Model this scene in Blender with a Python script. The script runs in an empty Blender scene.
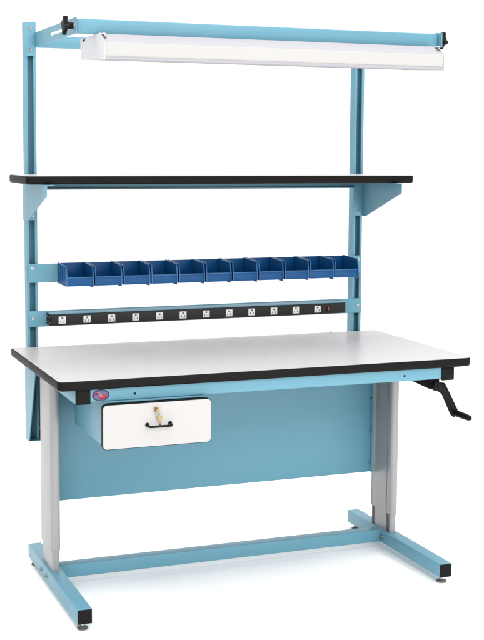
import bpy, bmesh, math, random
from mathutils import Vector, Matrix
random.seed(4)
sc = bpy.context.scene
col = sc.collection
PI = math.pi

# ------------------------------------------------------------------ materials
def mat(name, rgb, rough=.45, metal=0., spec=.5, grain=0., bump=0., scale=400., coat=0., stretch=None, rvar=.06, wave=0.):
    m = bpy.data.materials.new(name); m.use_nodes = True
    nt = m.node_tree; b = nt.nodes['Principled BSDF']
    b.inputs['Base Color'].default_value = (*rgb, 1)
    b.inputs['Roughness'].default_value = rough
    b.inputs['Metallic'].default_value = metal
    b.inputs['Specular IOR Level'].default_value = spec
    b.inputs['Coat Weight'].default_value = coat
    b.inputs['Coat Roughness'].default_value = .12
    tc = nt.nodes.new('ShaderNodeTexCoord')
    mp = nt.nodes.new('ShaderNodeMapping')
    if stretch: mp.inputs['Scale'].default_value = stretch
    nt.links.new(tc.outputs['Object'], mp.inputs['Vector'])
    n = nt.nodes.new('ShaderNodeTexNoise'); n.inputs['Scale'].default_value = scale
    n.inputs['Detail'].default_value = 4
    nt.links.new(mp.outputs['Vector'], n.inputs['Vector'])
    big = nt.nodes.new('ShaderNodeTexNoise'); big.inputs['Scale'].default_value = 5
    nt.links.new(tc.outputs['Object'], big.inputs['Vector'])
    if grain:
        mx = nt.nodes.new('ShaderNodeMixRGB'); mx.blend_type = 'MIX'
        mx.inputs['Color1'].default_value = (*[c*(1-grain) for c in rgb], 1)
        mx.inputs['Color2'].default_value = (*[min(1, c*(1+grain)) for c in rgb], 1)
        nt.links.new(n.outputs['Fac'], mx.inputs['Fac'])
        nt.links.new(mx.outputs['Color'], b.inputs['Base Color'])
    if rvar:
        mr = nt.nodes.new('ShaderNodeMapRange')
        mr.inputs['To Min'].default_value = max(.02, rough-rvar); mr.inputs['To Max'].default_value = rough+rvar
        nt.links.new(big.outputs['Fac'], mr.inputs['Value'])
        nt.links.new(mr.outputs['Result'], b.inputs['Roughness'])
    if bump:
        bp = nt.nodes.new('ShaderNodeBump'); bp.inputs['Strength'].default_value = bump
        bp.inputs['Distance'].default_value = .0006
        nt.links.new(n.outputs['Fac'], bp.inputs['Height'])
        nt.links.new(bp.outputs['Normal'], b.inputs['Normal'])
        if wave:                                   # faint sheet-metal waviness
            wv = nt.nodes.new('ShaderNodeTexNoise'); wv.inputs['Scale'].default_value = 9
            nt.links.new(tc.outputs['Object'], wv.inputs['Vector'])
            b2 = nt.nodes.new('ShaderNodeBump'); b2.inputs['Strength'].default_value = wave; b2.inputs['Distance'].default_value = .006
            nt.links.new(wv.outputs['Fac'], b2.inputs['Height']); nt.links.new(bp.outputs['Normal'], b2.inputs['Normal'])
            nt.links.new(b2.outputs['Normal'], b.inputs['Normal'])
    return m

M = dict(
    blue=mat('blue powder coat', (.106, .264, .342), .38, spec=.32, wave=.35, grain=.05, bump=.10, scale=900),
    laminate=mat('grey white laminate', (.436, .422, .427), .32, grain=.02, bump=.02, scale=1500, spec=.25),
    edge=mat('black vinyl edge', (.005, .0043, .004), .5, grain=.1, bump=.05, scale=700, spec=.1),
    black=mat('black plastic', (.004, .004, .0042), .5, spec=.12, grain=.1, bump=.06, scale=700),
    blackmetal=mat('black painted metal', (.005, .0048, .0048), .5, spec=.12, grain=.1, bump=.08, scale=900),
    alu=mat('satin aluminium paint', (.283, .283, .289), .36, spec=.3, metal=.22, grain=.03, bump=.05, scale=300, stretch=(6, 6, .08)),
    recess_shade=mat('dark recess shade', (.07, .07, .075), .5),  # dark colour paints the shade inside the inner column recesses
    lamp_shaded=mat('shade tinted lamp enamel', (.312, .304, .328), .5, spec=.15),  # white enamel with the shade below the crossbar put into its colour
    bolt=mat('dark zinc bolt', (.20, .22, .24), .4, metal=.8),
    strip=mat('black textured strip', (.017, .0162, .016), .5, spec=.2, grain=.1, bump=.08, scale=900),
    white=mat('white enamel', (.58, .57, .585), .45, spec=.2, grain=.012, bump=.03, scale=900),
    drawer_white=mat('white laminate front', (.41, .402, .395), .45, spec=.2, grain=.012, bump=.02, scale=900),
    bin=mat('blue polypropylene', (.003, .062, .188), .36, grain=.12, bump=.08, scale=500, spec=.2),
    bin_rim_lit=mat('lit blue polypropylene rim', (.008, .082, .225), .30, grain=.12, bump=.05, scale=500, spec=.4),  # same plastic as the bin, lightened to paint the lit glossy edges
    steel=mat('zinc plated steel', (.50, .50, .49), .36, metal=1., grain=.05),
    brass=mat('brass', (.30, .21, .10), .35, metal=1., grain=.1),
    outlet=mat('white outlet plastic', (.56, .56, .55), .4),
    slot=mat('outlet slot dark', (.09, .09, .09), .6),
    red=mat('red rocker plastic', (.22, .022, .016), .4),
    rubber=mat('grey rubber glide', (.10, .095, .085), .55),
    lens=mat('white lamp diffuser', (.405, .398, .388), .5, spec=.2, grain=.01),
    st_white=mat('sticker white', (.42, .44, .47), .6, spec=.1),
    st_navy=mat('sticker navy', (.03, .035, .10), .6, spec=.1),
    st_red=mat('sticker red', (.33, .018, .025), .6, spec=.1),
    st_grey=mat('sticker grey blue', (.11, .125, .21), .6, spec=.1),
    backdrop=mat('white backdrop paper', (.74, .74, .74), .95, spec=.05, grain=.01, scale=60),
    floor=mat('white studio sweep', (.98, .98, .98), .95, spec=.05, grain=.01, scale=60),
)

# ------------------------------------------------------------------ builders
def obj(name, bm, m, parent=None, smooth=True, label=None):
    me = bpy.data.meshes.new(name)
    bmesh.ops.recalc_face_normals(bm, faces=bm.faces)
    bm.to_mesh(me); bm.free()
    ms = m if isinstance(m, (list, tuple)) else [m]
    for k in ms: me.materials.append(M[k])
    o = bpy.data.objects.new(name, me); col.objects.link(o)
    if parent is not None:
        o.parent = parent
        o.matrix_parent_inverse = parent_world(parent).inverted()
    if smooth:
        me.polygons.foreach_set('use_smooth', [True]*len(me.polygons))
        me.set_sharp_from_angle(angle=math.radians(38))
    if label: o['label'] = label
    return o
def parent_world(p):
    w = Matrix.Translation(p.location)
    return w          # every parent here only carries a translation (or none)
def empty(name, loc, label, cat, group=None):
    o = bpy.data.objects.new(name, None); col.objects.link(o)
    o.location = loc; o.empty_display_size = .05
    o['label'] = label; o['category'] = cat; o['kind'] = 'thing'
    if group: o['group'] = group
    return o

def merge(dst, src, mi=0):
    for f in src.faces: f.material_index = mi
    me = bpy.data.meshes.new('tmp'); src.to_mesh(me); src.free()
    dst.from_mesh(me); bpy.data.meshes.remove(me)

def box(bm, x0, x1, y0, y1, z0, z1, bev=.0012, seg=2, mi=0):
    t = bmesh.new(); bmesh.ops.create_cube(t, size=1)
    for v in t.verts:
        v.co = Vector(((x0+x1)/2+v.co.x*(x1-x0), (y0+y1)/2+v.co.y*(y1-y0), (z0+z1)/2+v.co.z*(z1-z0)))
    if bev:
        bev = min(bev, .45*min(abs(x1-x0), abs(y1-y0), abs(z1-z0)))
        bmesh.ops.bevel(t, geom=t.edges[:], offset=bev, segments=seg, affect='EDGES', profile=.5)
    merge(bm, t, mi)

def to3(axis, a, p):
    if axis == 'X': return Vector((a, p[0], p[1]))
    if axis == 'Y': return Vector((p[0], a, p[1]))
    return Vector((p[0], p[1], a))
def prism(bm, pts, axis, a0, a1, bev=0., seg=2, mi=0):
    t = bmesh.new()
    A = [t.verts.new(to3(axis, a0, p)) for p in pts]; B = [t.verts.new(to3(axis, a1, p)) for p in pts]
    t.faces.new(A); t.faces.new(B)
    n = len(pts)
    for i in range(n): t.faces.new((A[i], A[(i+1) % n], B[(i+1) % n], B[i]))
    bmesh.ops.recalc_face_normals(t, faces=t.faces)
    if bev: bmesh.ops.bevel(t, geom=t.edges[:], offset=bev, segments=seg, affect='EDGES', profile=.5, clamp_overlap=True)
    merge(bm, t, mi)
def rrect(x0, x1, y0, y1, r, n=6, rr=None):
    rs = rr or (r, r, r, r)                       # (x0,y0) (x1,y0) (x1,y1) (x0,y1)
    out = []
    for (cx, cy, a0, k) in ((x0, y0, PI, 0), (x1, y0, 1.5*PI, 1), (x1, y1, 0, 2), (x0, y1, .5*PI, 3)):
        q = rs[k]
        px = cx + (q if cx == x0 else -q); py = cy + (q if cy == y0 else -q)
        for i in range(n+1):
            a = a0 + (PI/2)*i/n
            out.append((px+q*math.cos(a), py+q*math.sin(a)))
    return out
def cyl(bm, p0, p1, r, r1=None, n=20, mi=0, bev=0.):
    p0 = Vector(p0); p1 = Vector(p1); d = p1-p0
    t = bmesh.new()
    bmesh.ops.create_cone(t, cap_ends=True, segments=n, radius1=r, radius2=r if r1 is None else r1, depth=d.length)
    if bev:
        es = [e for e in t.edges if len(e.link_faces) == 2 and any(len(f.verts) > 4 for f in e.link_faces)]
        bmesh.ops.bevel(t, geom=es, offset=bev, segments=2, affect='EDGES', profile=.5)
    q = Vector((0, 0, 1)).rotation_difference(d)
    for v in t.verts: v.co = q @ v.co + (p0+p1)/2
    merge(bm, t, mi)
def tube(bm, pts, r, n=10, mi=0):
    t = bmesh.new(); pts = [Vector(p) for p in pts]; rings = []
    for i, p in enumerate(pts):
        d = (pts[min(i+1, len(pts)-1)]-pts[max(i-1, 0)]).normalized()
        up = Vector((0, 0, 1)) if abs(d.z) < .9 else Vector((1, 0, 0))
        u = d.cross(up).normalized(); w = d.cross(u)
        rings.append([t.verts.new(p+r*(u*math.cos(2*PI*k/n)+w*math.sin(2*PI*k/n))) for k in range(n)])
    for a, b in zip(rings, rings[1:]):
        for k in range(n): t.faces.new((a[k], a[(k+1) % n], b[(k+1) % n], b[k]))
    t.faces.new(rings[0]); t.faces.new(rings[-1])
    merge(bm, t, mi)
def arc_path(pts, r, n=5):
    """polyline with rounded corners"""
    pts = [Vector(p) for p in pts]; out = [pts[0]]
    for a, b, c in zip(pts, pts[1:], pts[2:]):
        u = (a-b).normalized(); v = (c-b).normalized()
        p, q = b+u*r, b+v*r
        for i in range(n+1):
            s = i/n; out.append(p*(1-s)**2+b*2*s*(1-s)+q*s*s)
    out.append(pts[-1]); return out
def screw(bm, c, axis, r=.006, h=.003, mi=0):
    c = Vector(c); d = Vector(axis)
    cyl(bm, c-d*.001, c+d*h, r, r*.75, 16, mi)
def slab(bm, x0, x1, y0, y1, z0, z1, rr, prof, mi=0, inset=0.):
    """rounded-rectangle slab whose edge follows prof = [(inset, z)] from bottom to top"""
    t = bmesh.new(); rings = []
    for (ins, z) in prof:
        rings.append([t.verts.new((p[0], p[1], z)) for p in rrect(x0+ins, x1-ins, y0+ins, y1-ins, 0, 8, [max(q-ins, .002) for q in rr])])
    n = len(rings[0])
    for a, b in zip(rings, rings[1:]):
        for k in range(n): t.faces.new((a[k], a[(k+1) % n], b[(k+1) % n], b[k]))
    t.faces.new(rings[0]); t.faces.new(rings[-1])
    merge(bm, t, mi)

# ------------------------------------------------------------------ studio sweep
bm = bmesh.new()
prof = [(-6.5, 0.)]
for i in range(13):
    a = PI/2*i/12
    prof.append((5.2+2.0*math.sin(a), 2.0-2.0*math.cos(a)))
prof.append((7.2, 7.))
XA, XB = -7., 11.
fl, bk = bmesh.new(), bmesh.new()
fv = [fl.verts.new(p) for p in ((XA, -6.5, 0), (XB, -6.5, 0), (XB, 5.2, 0), (XA, 5.2, 0))]; fl.faces.new(fv)
pa = [bk.verts.new((XA, y, z)) for y, z in prof[1:]]; pb = [bk.verts.new((XB, y, z)) for y, z in prof[1:]]
for i in range(len(pa)-1): bk.faces.new((pa[i], pb[i], pb[i+1], pa[i+1]))
o = obj('floor', fl, 'floor'); o['kind'] = 'structure'; o['label'] = 'plain white studio floor under the workbench'
o = obj('backdrop', bk, 'backdrop'); o['kind'] = 'structure'; o['label'] = 'seamless white studio backdrop behind the workbench'
bm.free()

# ------------------------------------------------------------------ workbench
W, D, HT, TH = 1.524, .762, .839, .0315
bench = empty('workbench', (W/2, D/2, 0), 'light blue steel workbench with grey laminate top, overhead shelf, white drawer and hand crank', 'workbench')

def top_board(name, x0, x1, y0, y1, z0, z1, rr):
    e = bmesh.new(); h = z1-z0; r = h*.30
    prof = []
    for i in range(5):
        a = PI/2*i/4; prof.append((r*(1-math.sin(a)), z0+r*(1-math.cos(a))))
    for i in range(5):
        a = PI/2*i/4; prof.append((r*.55*(1-math.cos(a)), z1-r*.55*(1-math.sin(a))))
    slab(e, x0, x1, y0, y1, z0, z1, rr, prof)
    t = bmesh.new()
    ins = .0042
    slab(t, x0+ins, x1-ins, y0+ins, y1-ins, z1-.004, z1, [max(q-ins, .003) for q in rr], [(0, z1-.004), (0, z1+.0004), (.0006, z1+.0009)])
    b = obj(name, t, 'laminate', bench)
    obj('edge_band', e, 'edge', b, label=None)
    return b
wt = top_board('worktop', 0, W, 0, D, HT-TH, HT, (.022, .022, .02, .006))
sh = top_board('shelf', .001, W-.0005, .458, .760, 1.457, 1.4863, (.022, .012, .012, .006))

# small dark grounding stud on the rear of the top
g = bmesh.new(); cyl(g, (1.316, .754, HT+.0005), (1.316, .754, HT+.0035), .0045, .0035, 16)
obj('grounding_stud', g, 'black', bench)

# apron, side rails with black end caps
a = bmesh.new()
AP = [(.045, .8065), (.0225, .8065), (.0225, .7685), (.0235, .7662), (.0258, .7648), (.045, .7648), (.045, .7670), (.0262, .7672), (.0250, .7690), (.0250, .8040), (.045, .8040)]
prism(a, AP, 'X', .1105, 1.4097, 0)
for x in (.261, 1.26): cyl(a, (x, .0255, .784), (x, .0222, .784), .0042, None, 14, 1)
obj('apron_rail', a, ['blue', 'black'], bench)
for (x0, x1) in ((.0615, .110), (1.4102, 1.4595)):
    r = bmesh.new(); box(r, x0, x1, .0235, .745, .7595, .8066, .003)
    sr = obj('side_rail', r, 'blue', bench)
    c = bmesh.new(); box(c, x0-.0006, x1+.0006, .0175, .0232, .7588, .8069, .002)
    box(c, x0+.004, x1-.004, .0160, .0180, .7628, .8030, .0006)
    obj('end_cap', c, 'black', sr)
r = bmesh.new(); box(r, .111, 1.409, .70, .74, .765, .8064, .003); obj('rear_rail', r, 'blue', bench)

# oval maker's sticker beside the left end cap
s = bmesh.new()
def oval(cx, cz, rx, rz, y, mi, n=40, rot=0, dy=.0003):
    t = bmesh.new()
    A = [t.verts.new((cx+rx*math.cos(2*PI*k/n), y, cz+rz*math.sin(2*PI*k/n))) for k in range(n)]
    B = [t.verts.new((v.co.x, y+dy, v.co.z)) for v in A]
    t.faces.new(A); t.faces.new(B)
    for k in range(n): t.faces.new((A[k], A[(k+1) % n], B[(k+1) % n], B[k]))
    merge(s, t, mi)
SX, SZ, SY = .1455, .7858, .0218
oval(SX, SZ, .0300, .0203, SY, 0)
oval(SX, SZ, .0292, .0196, SY-.0004, 1)
oval(SX, SZ, .0234, .0150, SY-.0008, 3)
SY -= .0004
def ribbon(pts, w0, w1, y, mi):
    t = bmesh.new(); L, R_ = [], []
    n = len(pts)
    for i, p in enumerate(pts):
        p = Vector(p); d = (Vector(pts[min(i+1, n-1)])-Vector(pts[max(i-1, 0)])).normalized(); q = Vector((-d.y, d.x)); w = w0+(w1-w0)*i/(n-1)
        L.append(t.verts.new((p.x+q.x*w, y, p.y+q.y*w))); R_.append(t.verts.new((p.x-q.x*w, y, p.y-q.y*w)))
    for i in range(n-1): t.faces.new((L[i], L[i+1], R_[i+1], R_[i]))
    merge(s, t, mi)
for j, (off, w_) in enumerate(((-.0125, .0016), (-.0078, .0021), (-.0030, .0022), (.0020, .0020), (.0068, .0015))):
    pts = []
    for i in range(25):
        u = i/24
        x = SX-.020+.041*u
        z = SZ+.0085-.016*u+.0045*math.sin(u*6.6+.4)+off*.85
        if ((x-SX)/.0222)**2+((z-SZ)/.0140)**2 < 1: pts.append((x, z))
    if len(pts) > 3:
        ribbon(pts, w_, w_*.8, SY-.0008, 2)
        if j < 4: ribbon([(p[0]+.0004, p[1]+.0023) for p in pts[2:-2]], .0005, .0004, SY-.0009, 0)
for j in range(3): ribbon([(SX-.0165+.010*i/8, SZ+.0060-.0032*j+.0010*math.sin(i*.8)) for i in range(9)], .0012, .0011, SY-.0010, 1)
pts = [(SX+.0245*math.cos(a), SZ+.0168*math.sin(a)) for a in [PI*(.15+.7*i/20) for i in range(21)]]
for i in range(0, 20, 2): ribbon(pts[i:i+2], .0010, .0010, SY-.0005, 3)
for i in range(0, 20, 2): ribbon([(p[0], 2*SZ-p[1]) for p in pts[i:i+2]], .0008, .0008, SY-.0005, 3)
obj('oval_sticker', s, ['st_white', 'st_navy', 'st_red', 'st_grey'], bench, smooth=False)

# drawer: white laminate front with black edge on a blue hanging shell
dr = bmesh.new()
DX0, DX1, DZ0, DZ1 = .1435, .5185, .6085, .7575
prism(dr, rrect(DX0+.0022, DX1-.0022, DZ0+.0022, DZ1-.0022, .0125, 8), 'Y', -.0062, -.0052)
drawer = obj('drawer', dr, 'drawer_white', bench)
de = bmesh.new(); prism(de, rrect(DX0, DX1, DZ0, DZ1, .0145, 8), 'Y', -.0054, .0145, .0012)
obj('edge_band', de, 'edge', drawer)
ds = bmesh.new()
box(ds, .160, .1625, .0150, .43, .609, .7585, .0006); box(ds, .499, .5015, .0150, .43, .609, .7585, .0006)
box(ds, .1627, .4988, .0155, .43, .609, .6115, .0004); box(ds, .1627, .4988, .4275, .430, .6118, .755, .0004)
box(ds, .1600, .5015, .0165, .43, .7588, .7642, .0006)
obj('drawer_shell', ds, 'blue', drawer)
hb = bmesh.new()
tube(hb, arc_path([(.2945, -.005, .683), (.2945, -.030, .680), (.3735, -.030, .680), (.3735, -.005, .683)], .011, 6), .0042, 12)
for x in (.2945, .3735): cyl(hb, (x, -.0058, .683), (x, -.0085, .683), .0075, .0060, 16)
obj('drawer_handle', hb, 'blackmetal', drawer)
lk = bmesh.new(); cyl(lk, (.3255, -.006, .7325), (.3255, -.012, .7325), .0092, .0084, 28, 0, .001); cyl(lk, (.3255, -.012, .7325), (.3255, -.0135, .7325), .006, .006, 20); box(lk, .3243, .3267, -.0139, -.0134, .728, .737, 0, mi=1)
obj('drawer_lock', lk, ['brass', 'slot'], drawer)

# modesty panel
p = bmesh.new()
box(p, .1055, 1.4195, .5745, .5765, .292, .80, .0006)
box(p, .1055, 1.4195, .5768, .590, .2915, .2935, .0005)
box(p, 1.4105, 1.4190, .5545, .5743, .2925, .790, .0012); box(p, .1060, .1145, .5545, .5743, .2925, .790, .0012)
for x in (1.4105, .1145):
    d = -1 if x > 1 else 1
    for z in (.333, .463, .592, .70):
        cyl(p, (x-d*.0005, .5635, z), (x+d*.0045, .5635, z), .0068, .0055, 6, 1)
obj('modesty_panel', p, ['blue', 'bolt'], bench)

# telescopic legs on welded feet
def leg_outer(cx, inner):
    x0, x1, y0, y1 = cx-.0172, cx+.0172, .4228, .6017
    b = bmesh.new()
    r = .0150; out = []
    base = rrect(x0, x1, y0, y1, r, 6)
    # walk the outline and cut two grooves in each long side
    gr = [(.4545, .4595), (.4660, .4672), (.5730, .5742), (.5840, .5890)]
    right = [q for q in base]
    pts = []
    n = len(base)
    for i, q in enumerate(base):
        pts.append(q); nx = base[(i+1) % n]
        if abs(nx[1]-q[1]) > .05:
            seq = gr if nx[1] > q[1] else [(b_, a_) for a_, b_ in reversed(gr)]
            sgn = -1 if q[0] > cx else 1
            for (ga, gb) in seq:
                dp = .0045 if abs(ga-gb) > .003 else .0012
                if sgn*inner < 0:   # outer faces stay nearly plain
                    continue
                pts += [(q[0], ga), (q[0]+sgn*dp, ga), (q[0]+sgn*dp, gb), (q[0], gb)]
    prism(b, pts, 'Z', .152, .7588)
    return b
for (cx, inner, fx) in ((.0878, -1, .0623), (1.4449, 1, 1.4194)):
    lo = obj('lifting_column', leg_outer(cx, inner), 'alu', bench)
    b = bmesh.new(); x0, x1 = cx-.0135, cx+.0135
    s_ = 1 if inner > 0 else -1
    xa = x0 if inner > 0 else x1              # the face turned towards the knee space
    pts = rrect(x0, x1, .429, .5955, .0090, 6)
    q = []
    n = len(pts)
    for i, c in enumerate(pts):
        q.append(c); nx = pts[(i+1) % n]
        if abs(nx[1]-c[1]) > .05 and abs(c[0]-xa) < 1e-6:
            seq = [(.4385, .4650), (.560, .5865)]
            if nx[1] < c[1]: seq = [(h_, l_) for l_, h_ in reversed(seq)]
            for (ga, gb) in seq: q += [(xa, ga), (xa+s_*.010, ga), (xa+s_*.010, gb), (xa, gb)]
    prism(b, q, 'Z', .0762, .30)
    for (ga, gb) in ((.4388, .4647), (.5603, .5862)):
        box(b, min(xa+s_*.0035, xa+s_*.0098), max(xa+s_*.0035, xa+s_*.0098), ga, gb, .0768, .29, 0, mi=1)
    obj('inner_column', b, ['alu', 'recess_shade'], lo)
    f = bmesh.new(); box(f, fx, fx+.051, .0215, .7860, .025, .076, .0032, 3)
    xs = fx
    for y in (.552, .472):
        cyl(f, (xs+.0005, y, .0495), (xs-.004, y, .0495), .0085, .0075, 6, 1); cyl(f, (xs-.003, y, .0495), (xs-.0075, y, .0495), .0045, .004, 12, 1)
    ft = obj('foot', f, ['blue', 'bolt'], bench)
    for (ya, yb) in ((.0185, .0213), (.7862, .789)):
        c = bmesh.new(); box(c, fx+.0012, fx+.0498, ya, yb, .0262, .0748, .0010, 2); obj('end_cap', c, 'black', ft)
    for y in (.050, .755):
        gl = bmesh.new(); cyl(gl, (fx+.0255, y, .0003), (fx+.0255, y, .0065), .0185, .0185, 28, 0, .0015); cyl(gl, (fx+.0255, y, .0065), (fx+.0255, y, .0105), .013, .009, 24); cyl(gl, (fx+.0255, y, .010), (fx+.0255, y, .0252), .005, None, 12, 1)
        obj('levelling_glide', gl, ['rubber', 'steel'], ft)
st = bmesh.new(); box(st, .1160, 1.4168, .488, .538, .0265, .0750, .0032, 3)
box(st, .1135, .1158, .480, .546, .0262, .0756, .0006); box(st, 1.4170, 1.4192, .480, .546, .0262, .0756, .0006)
obj('stretcher', st, 'blue', bench)

# uprights (slotted channel) with their lower mounting brackets
def channel(x0, y0, z0, z1, w=.041, lip=.0095, t=.0025, ret=.007):
    x1, y1 = x0+w, y0+w
    return [(x0, y1), (x0, y0), (x0+lip, y0), (x0+lip, y0+ret), (x0+lip-t, y0+ret), (x0+lip-t, y0+t), (x0+t, y0+t), (x0+t, y1-t), (x1-t, y1-t), (x1-t, y0+t), (x1-lip+t, y0+t), (x1-lip+t, y0+ret), (x1-lip, y0+ret), (x1-lip, y0), (x1, y0), (x1, y1)]
UY = .7645
for ux in (.064, 1.4140):
    b = bmesh.new(); prism(b, channel(ux, UY, 0, 0), 'Z', .4835, 2.0435)
    box(b, ux+.0026, ux+.0384, UY+.003, UY+.0384, 2.0405, 2.0432, 0)
    up = obj('upright', b, 'blue', bench)
    left = ux < .5
    b = bmesh.new()
    # tapered U bracket below the top
    X0, X1 = (ux-.0032, ux+.066) if left else (ux-.025, ux+.0442)
    side = [(.8065, .4825), (.742, .4825), (.612, .79), (.612, .8065), (.8065, .8065)]
    prism(b, side, 'X', X0, X0+.0030); prism(b, side, 'X', X1-.0030, X1)
    box(b, X0+.0032, X1-.0032, .8072, .8100, .483, .8060, .0004)
    box(b, X0+.0032, X1-.0032, .745, .8068, .4830, .4855, .0004)
    for z in (.52, .70): cyl(b, (X1-.012, .8075, z), (X1-.012, .8030, z), .006, None, 6, 1)
    obj('mounting_bracket', b, ['blue', 'steel'], up)
    # lamp arm: screwed plate, web with slot, inward gusset
    b = bmesh.new()
    wx = ux+.0385
    box(b, ux-.0004, ux+.0414, UY-.0032, UY-.0005, 1.921, 2.0442, .0008)
    yw0, yw1, zA, zB = .146, UY-.0034, 1.9545, 2.0065
    s0, s1, sa, sb = .20, .52, 1.9745, 1.9850
    for (ya, yb, za, zb) in ((yw0, s0, zA, zB), (s1, yw1, zA, zB), (s0, s1, zA, sa), (s0, s1, sb, zB)):
        box(b, wx, wx+.0030, ya, yb, za, zb, 0)
    for z in (2.0205, 1.942): screw(b, (ux+.0205, UY-.0032, z), (0, -1, 0), .0068, .0035, 1); cyl(b, (ux+.0205, UY-.0062, z), (ux+.0205, UY-.0080, z), .0032, .0028, 6, 2)
    obj('lamp_arm', b, ['blue', 'steel', 'slot'], up)
    # clamping knob with four lobes
    kx = wx-.0015 if left else wx+.0200
    d = -1
    b = bmesh.new()
    KY, KZ = .172, 1.981
    def star(n=4, r0=.0205, r1=.032):
        return [(KY+(r0+(r1-r0)*max(0, math.cos(2*PI*k/48*n))**.8)*math.cos(2*PI*k/48+.3), KZ+(r0+(r1-r0)*max(0, math.cos(2*PI*k/48*n))**.8)*math.sin(2*PI*k/48+.3)) for k in range(48)]
    if left:
        prism(b, star(), 'X', ux+.001, ux+.0145, .0035, 2); cyl(b, (ux+.0140, KY, KZ), (wx-.004, KY, KZ), .0125, .011, 24); cyl(b, (wx-.0042, KY, KZ), (wx-.0004, KY, KZ), .0145, None, 24, 1)
    else:
        prism(b, star(), 'X', wx+.0090, wx+.0250, .0035, 2); cyl(b, (wx+.0062, KY, KZ), (wx+.0095, KY, KZ), .0125, .011, 24); cyl(b, (wx+.0034, KY, KZ), (wx+.0064, KY, KZ), .0145, None, 24, 1)
        cyl(b, (wx+.0240, KY, KZ), (wx+.0310, KY, KZ), .012, .009, 20)
    obj('clamp_knob', b, ['black', 'steel'], up)
    # shelf bracket: gusset on the outer side plus screwed flange
    b = bmesh.new()
    gx = ux-.0033 if left else ux+.0412
    side = [(.8060, 1.4565), (.4130, 1.4565), (.4130, 1.4190), (.712, 1.3200), (.740, 1.3150), (.8060, 1.3150)] if left else [(.8060, 1.4565), (.4330, 1.4565), (.4330, 1.4190), (.735, 1.3150), (.8060, 1.3150)]
    prism(b, side, 'X', gx, gx+.0030)
    fx0, fx1 = (gx+.0032, gx+.030) if left else (gx-.030, gx-.0002)
    box(b, fx0, fx1, .4135, .7610, 1.4535, 1.4563, .0004)
    box(b, ux+.0004, ux+.0406, UY-.0032, UY-.0004, 1.3165, 1.4530, .0006)
    for z in (1.411, 1.332): screw(b, (ux+.0215, UY-.0032, z), (0, -1, 0), .0068, .0035, 1); cyl(b, (ux+.0215, UY-.0062, z), (ux+.0215, UY-.0080, z), .0032, .0028, 6, 2)
    obj('shelf_bracket', b, ['blue', 'steel', 'slot'], up)
b = bmesh.new(); box(b, .1055, 1.4135, .7350, .7600, 1.4300, 1.4335, .0005); box(b, .1055, 1.4135, .7572, .7600, 1.4337, 1.4562, .0005)
obj('shelf_rail', b, 'blue', bench)

b = bmesh.new(); box(b, .1062, 1.4136, .7560, .7590, 1.9525, 1.9950, .0012); box(b, .1062, 1.4136, .7592, .7800, 1.9525, 1.9550, .0005)
obj('cross_brace', b, 'blue', bench)

# lamp crossbar (front of the arms)
b = bmesh.new(); box(b, .1115, 1.4515, .172, .203, 1.9575, 2.0050, .0035, 3)
box(b, .1060, .1113, .1700, .205, 1.9560, 2.0085, .0008); box(b, 1.4490+.0027, 1.4550-.0030, .1700, .205, 1.9560, 2.0085, .0003)
obj('lamp_crossbar', b, 'blue', bench)

# bin rail and power strip channel
b = bmesh.new(); box(b, .0672, 1.4515, .7562, .7595, 1.0825, 1.1530, .0008)
box(b, .0672, 1.4515, .7597, .7640, 1.1490, 1.1520, .0005)
for x in (.0830, 1.4360): screw(b, (x, .7562, 1.137), (0, -1, 0), .0068, .0035, 1); cyl(b, (x, .7532, 1.137), (x, .7514, 1.137), .0032, .0028, 6, 2)
obj('bin_rail', b, ['blue', 'steel', 'slot'], bench)
b = bmesh.new()
box(b, .0665, 1.4530, .7565, .7595, .9155, .9755, .0008)
box(b, .1345, 1.3490, .6875, .7563, .9690, .9722, .0006)
for x in (.0840, 1.4365): screw(b, (x, .7565, .9475), (0, -1, 0), .0068, .0035, 1); cyl(b, (x, .7535, .9475), (x, .7517, .9475), .0032, .0028, 6, 2)
for x in (.150, 1.332):
    prism(b, rrect(x-.014, x+.014, .727, .739, .0058, 6), 'Z', .9720, .9732, mi=2)
obj('strip_channel', b, ['blue', 'steel', 'slot'], bench)

# hand crank under the right end
b = bmesh.new(); CX, CY, CZ = 1.402, .040, .735
cyl(b, (CX, .36, CZ), (CX, CY+.004, CZ), .011, None, 20)
b2 = bmesh.new()
box(b2, CX-.022, CX+.022, .075, .30, .7360, .7585, .002); prism(b2, [(.055, .722), (.055, .758), (.074, .758), (.30, .745), (.30, .735)], 'X', CX-.020, CX+.020, .002)
merge(b, b2)
cyl(b, (CX, CY+.012, CZ), (CX, CY-.012, CZ), .0185, .0175, 28, 0, .002)
cyl(b, (CX, CY-.012, CZ), (CX, CY-.0145, CZ), .006, None, 6)
hand = [(-.012, .019), (.030, .012), (.047, -.018), (.088, -.094), (.086, -.112), (.070, -.118), (.058, -.108), (.020, -.030), (.004, -.019), (-.014, -.014)]
prism(b, [(CX+q[0], CZ+q[1]) for q in hand], 'Y', CY-.009, CY+.003, .003, 2)
crank = obj('hand_crank', b, 'blackmetal', bench)
b = bmesh.new(); GX, GZ = CX+.074, CZ-.101
cyl(b, (GX, CY-.008, GZ), (GX, CY-.020, GZ), .0075, None, 20)
pr_ = [(0, .010), (.004, .0125), (.05, .0118), (.085, .0105), (.094, .0085), (.098, .004)]
t = bmesh.new(); rings = []
for (u, r) in pr_:
    rings.append([t.verts.new((GX+r*math.cos(2*PI*k/24), CY-.016-u, GZ+r*math.sin(2*PI*k/24))) for k in range(24)])
for a_, b_ in zip(rings, rings[1:]):
    for k in range(24): t.faces.new((a_[k], a_[(k+1) % 24], b_[(k+1) % 24], b_[k]))
t.faces.new(rings[0]); t.faces.new(rings[-1]); merge(b, t)
obj('crank_grip', b, 'black', crank)

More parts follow.
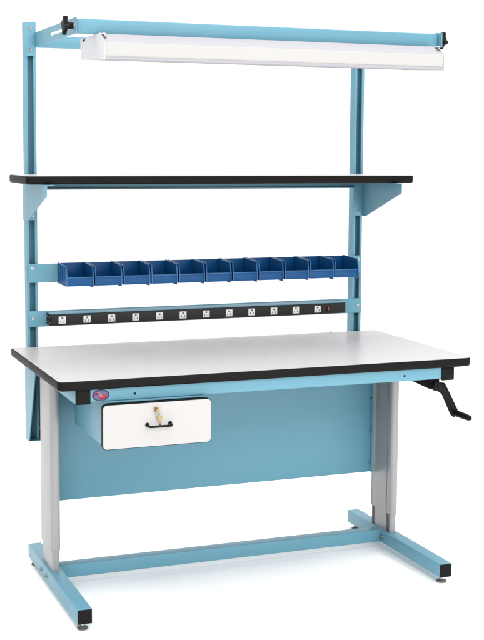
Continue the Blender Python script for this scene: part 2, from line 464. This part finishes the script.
# ------------------------------------------------------------------ keys in the drawer lock
KO = Vector((.3255, -.014, .7325))
key = empty('key', KO, 'small brass key hanging on a ring from the drawer lock', 'key')
b = bmesh.new()
def keyshape(bm, c, ang, y, mi=0):
    ca, sa = math.cos(ang)*.82, math.sin(ang)*.82
    def R2(p): return (c[0]+p[0]*ca-p[1]*sa, c[1]+p[0]*sa+p[1]*ca)
    head = [R2((.0105*math.cos(a), .0115*math.sin(a)-.012)) for a in [PI*.5+2*PI*k/24 for k in range(24)]]
    prism(bm, head, 'Y', y, y+.0018, mi=mi)
    prism(bm, [R2(q) for q in ((-.004, -.022), (.004, -.022), (.004, -.040), (.002, -.0435), (-.001, -.0435), (-.004, -.040))], 'Y', y+.0001, y+.0017, mi=mi)
keyshape(b, (.3335, .7165), .06, -.0165)
obj('hanging_key', b, 'brass', key)
b = bmesh.new()
tube(b, [(.3300+.0085*math.cos(2*PI*k/24), -.0172+.0012*math.sin(2*PI*k/24), .7215+.0085*math.sin(2*PI*k/24)) for k in range(25)], .0008, 8)
obj('key_ring', b, 'steel', key)
b = bmesh.new()
cyl(b, (.3255, -.0139, .7325), (.3255, -.0190, .7325), .0022, None, 10)
prism(b, [(.3255+.0060*math.cos(a)*(.55 if abs(math.sin(a)) > .8 else 1), .7325+.0072*math.sin(a)) for a in [2*PI*k/24 for k in range(24)]], 'Y', -.0270, -.0188)
obj('inserted_key', b, 'brass', key)

# ------------------------------------------------------------------ power strip
PX0, PX1, PY0, PY1, PZ0, PZ1 = .1345, 1.3455, .683, .7560, .9275, .9682
ps = empty('power_strip', ((PX0+PX1)/2, .72, PZ0), 'black power strip with twelve white sockets and a red switch under the bins', 'power strip')
b = bmesh.new(); box(b, PX0+.0025, PX1-.0025, PY0, PY1, PZ0, PZ1, .0015); obj('strip_body', b, 'strip', ps)
for x, d in ((PX0, -1), (PX1, 1)):
    b = bmesh.new(); box(b, min(x, x-d*.0023), max(x, x-d*.0023), PY0+.001, PY1-.001, PZ0-.0008, PZ1+.0006, .0004)
    for y in (.700, .735):
        cyl(b, (x-d*.0005, y, PZ0+.010), (x+d*.0015, y, PZ0+.010), .0034, None, 12, 1); cyl(b, (x-d*.0005, y, PZ1-.010), (x+d*.0015, y, PZ1-.010), .0034, None, 12, 1)
    obj('end_plate', b, ['black', 'steel'], ps)
for k in range(12):
    x = .1775+k*.09482; z = .9475
    b = bmesh.new()
    box(b, x-.0138, x+.0138, PY0-.0022, PY0-.0002, z-.0135, z+.0135, .0008)
    prism(b, rrect(x-.0042, x+.0042, z+.0030, z+.0105, .0040, 5), 'Y', PY0-.0026, PY0-.0021, mi=1)
    box(b, x-.0078, x-.0046, PY0-.0026, PY0-.0021, z-.0095, z-.0010, 0, mi=1); box(b, x+.0046, x+.0078, PY0-.0026, PY0-.0021, z-.0095, z-.0010, 0, mi=1)
    obj('outlet', b, ['outlet', 'slot'], ps)
b = bmesh.new(); box(b, 1.2585, 1.2765, PY0-.0014, PY0-.0002, .9365, .9605, .0006, mi=1)
box(b, 1.2642, 1.2712, PY0-.0046, PY0-.0013, .9405, .9570, .0012)
obj('rocker_switch', b, ['red', 'black'], ps)

# ------------------------------------------------------------------ storage bins
BW, BP, BX = .1015, .1086, .1780
def make_bin():
    x0, x1, y0, y1, z0, z1 = 0, BW, .612, .7545, 1.0790, 1.1555
    t = .0022
    r = empty('storage_bin', (BX, .69, 1.079), '', 'storage bin', 'blue storage bins hung in a row on the rail')
    side = [(y1, z0), (y0+.004, z0), (y0, z0+.006), (y0, z0+.034), (y0+.007, z1-.011), (y0+.013, z1-.0065), (y1-.012, z1), (y1, z1)]
    b = bmesh.new()
    prism(b, side, 'X', BX+x0, BX+x0+t, .0006, 1); prism(b, side, 'X', BX+x1-t, BX+x1, .0006, 1)
    box(b, BX+t+.0001, BX+x1-t-.0001, y0+.0002, y0+.0026, z0+.0004, z0+.0335, .0006)      # low front
    box(b, BX+t+.0001, BX+x1-t-.0001, y1-.0026, y1-.0002, z0+.0004, z1-.0004, .0004)       # back
    box(b, BX+t+.0001, BX+x1-t-.0001, y0+.0028, y1-.0028, z0+.0004, z0+.0026, 0)           # bottom
    for yy in (.648, .676, .704, .732):
        box(b, BX+x0-.0011, BX+x0-.0001, yy, yy+.0022, z0+.004, z1-.004, 0); box(b, BX+x1+.0001, BX+x1+.0011, yy, yy+.0022, z0+.004, z1-.004, 0)
    box(b, BX+x0-.0016, BX+x0-.0001, y0+.006, y1, z0+.0002, z0+.0050, .0004); box(b, BX+x1+.0001, BX+x1+.0016, y0+.006, y1, z0+.0002, z0+.0050, .0004)
    body = obj('bin_body', b, 'bin', r)
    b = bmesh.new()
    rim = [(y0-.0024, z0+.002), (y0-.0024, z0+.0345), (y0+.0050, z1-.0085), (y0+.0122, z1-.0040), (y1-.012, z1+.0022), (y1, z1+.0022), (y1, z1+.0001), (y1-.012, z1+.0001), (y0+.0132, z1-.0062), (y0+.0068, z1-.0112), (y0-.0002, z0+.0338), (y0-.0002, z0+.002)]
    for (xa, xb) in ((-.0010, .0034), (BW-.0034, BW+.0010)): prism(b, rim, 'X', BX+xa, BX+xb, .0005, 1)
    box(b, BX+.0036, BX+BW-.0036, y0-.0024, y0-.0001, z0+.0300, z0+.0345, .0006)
    obj('rim', b, 'bin_rim_lit', r)
    b = bmesh.new()
    box(b, BX+BW-.008, BX+BW+.0006, y0+.001, y0+.028, z0-.0048, z0-.0002, .001)
    obj('stacking_foot', b, 'bin', r)
    return r
words = ['third', 'fourth', 'fifth', 'sixth', 'seventh', 'eighth', 'ninth']
proto = make_bin()
for k in range(11):
    if k == 0: r = proto
    else:
        r = proto.copy(); col.objects.link(r)
        for ch in list(proto.children):
            c = ch.copy(); col.objects.link(c); c.parent = r; c.matrix_parent_inverse = ch.matrix_parent_inverse.copy()
    r.location = Vector((BX+k*BP, .69, 1.079))
    if k == 0: r['label'] = 'blue storage bin at the left end of the row, its whole left side showing'
    elif k == 10: r['label'] = 'blue storage bin at the right end of the row, in front of the right upright'
    elif k == 1: r['label'] = 'blue storage bin second from the left end of the row on the rail'
    elif k == 9: r['label'] = 'blue storage bin next to the last one at the right upright'
    elif k == 5: r['label'] = 'blue storage bin in the exact middle of the row of eleven'
    else: r['label'] = 'blue storage bin on the rail, %s from the left end of the row' % words[k-2]

# ------------------------------------------------------------------ overhead light fixture
LX0, LX1 = .175, 1.4205
lf = empty('light_fixture', ((LX0+LX1)/2, .24, 1.87), 'long white fluorescent light fixture hung under the overhead blue bar', 'light fixture')
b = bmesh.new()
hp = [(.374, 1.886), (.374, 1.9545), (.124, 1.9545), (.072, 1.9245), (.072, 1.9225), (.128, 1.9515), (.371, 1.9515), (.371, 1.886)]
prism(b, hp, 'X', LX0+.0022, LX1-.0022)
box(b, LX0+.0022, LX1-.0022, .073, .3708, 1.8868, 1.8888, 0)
obj('housing', b, 'lamp_shaded', lf)
b = bmesh.new()
prism(b, [(.0705, 1.9238), (.0690, 1.9225), (.0690, 1.8795), (.0715, 1.8795), (.0722, 1.9215)], 'X', LX0+.0024, LX1-.0024)
obj('front_diffuser', b, 'lens', lf)
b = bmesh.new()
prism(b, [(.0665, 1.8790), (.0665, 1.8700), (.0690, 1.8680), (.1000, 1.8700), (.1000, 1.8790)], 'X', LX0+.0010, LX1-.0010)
obj('bottom_lip', b, 'lamp_shaded', lf)
for x, d in ((LX0, -1), (LX1, 1)):
    b = bmesh.new()
    ep = [(.0655, 1.8675), (.0655, 1.9240), (.1190, 1.9565), (.300, 1.9565), (.318, 1.9440), (.345, 1.9440), (.352, 1.9560), (.3765, 1.9560), (.3765, 1.8850)]
    prism(b, ep, 'X', min(x, x-d*.0020), max(x, x-d*.0020))
    box(b, min(x-d*.0021, x-d*.012), max(x-d*.0021, x-d*.012), .0655+.03, .1+.03, 1.95, 1.9545, 0)
    obj('end_plate', b, 'white', lf)
for x in (LX0-.002+.012, LX1-.010):
    b = bmesh.new(); cyl(b, (x, .098, 1.9372), (x, .0905, 1.9452), .0050, .0035, 14); obj('screw', b, 'bolt', lf)

# ------------------------------------------------------------------ light
w = bpy.data.worlds.new('World'); sc.world = w; w.use_nodes = True
bg = w.node_tree.nodes['Background']; bg.inputs['Color'].default_value = (1, .985, .975, 1); bg.inputs['Strength'].default_value = .90
def area(name, loc, tgt, sx, sy, power):
    l = bpy.data.lights.new(name, 'AREA'); l.shape = 'RECTANGLE'; l.size = sx; l.size_y = sy; l.energy = power
    o = bpy.data.objects.new(name, l); col.objects.link(o); o.location = loc
    o.rotation_euler = (Vector(tgt)-Vector(loc)).to_track_quat('-Z', 'Y').to_euler()
    return o
area('key_softbox', (-2.5, -4.9, 3.2), (.6, .4, .7), 2.6, 2.0, 60)
area('overhead_softbox', (.9, -.6, 7.0), (.9, -.6, 0), 9.0, 9.0, 760)
area('front_softbox', (.9, -5.4, 3.9), (.8, .3, .2), 5.0, 1.6, 140)
area('backdrop_fill', (1.5, 2.6, 4.8), (2.2, 6.5, 1.6), 8.0, 1.5, 30)  # added unseen light that whitens the backdrop
area('low_fill', (1.7, -3.4, .8), (.8, .3, .0), 3.2, .9, 34)  # added unseen fill, lifts the shade under the bench and on the feet

# ------------------------------------------------------------------ camera
yaw, pitch, roll, F = .3707, -.0999, .0061, 1288.8
fw = Vector((math.sin(yaw)*math.cos(pitch), math.cos(yaw)*math.cos(pitch), math.sin(pitch)))
r_ = Vector((math.cos(yaw), -math.sin(yaw), 0)); u_ = r_.cross(fw)
r2 = r_*math.cos(roll)+u_*math.sin(roll); u2 = u_*math.cos(roll)-r_*math.sin(roll)
cd = bpy.data.cameras.new('camera'); cam = bpy.data.objects.new('camera', cd); col.objects.link(cam)
cam.matrix_world = Matrix(((r2.x, u2.x, -fw.x, -.9349), (r2.y, u2.y, -fw.y, -3.9856), (r2.z, u2.z, -fw.z, 1.5832), (0, 0, 0, 1)))
cd.sensor_fit = 'HORIZONTAL'; cd.sensor_width = 36; cd.lens = F/484*36
cd.shift_x = (242-238.37)/484; cd.shift_y = (278.62-320)/484
cd.clip_start = .05; cd.clip_end = 200
sc.camera = cam
sc.view_settings.view_transform = 'Standard'; sc.view_settings.look = 'None'
sc.view_settings.exposure = 0; sc.view_settings.gamma = 1
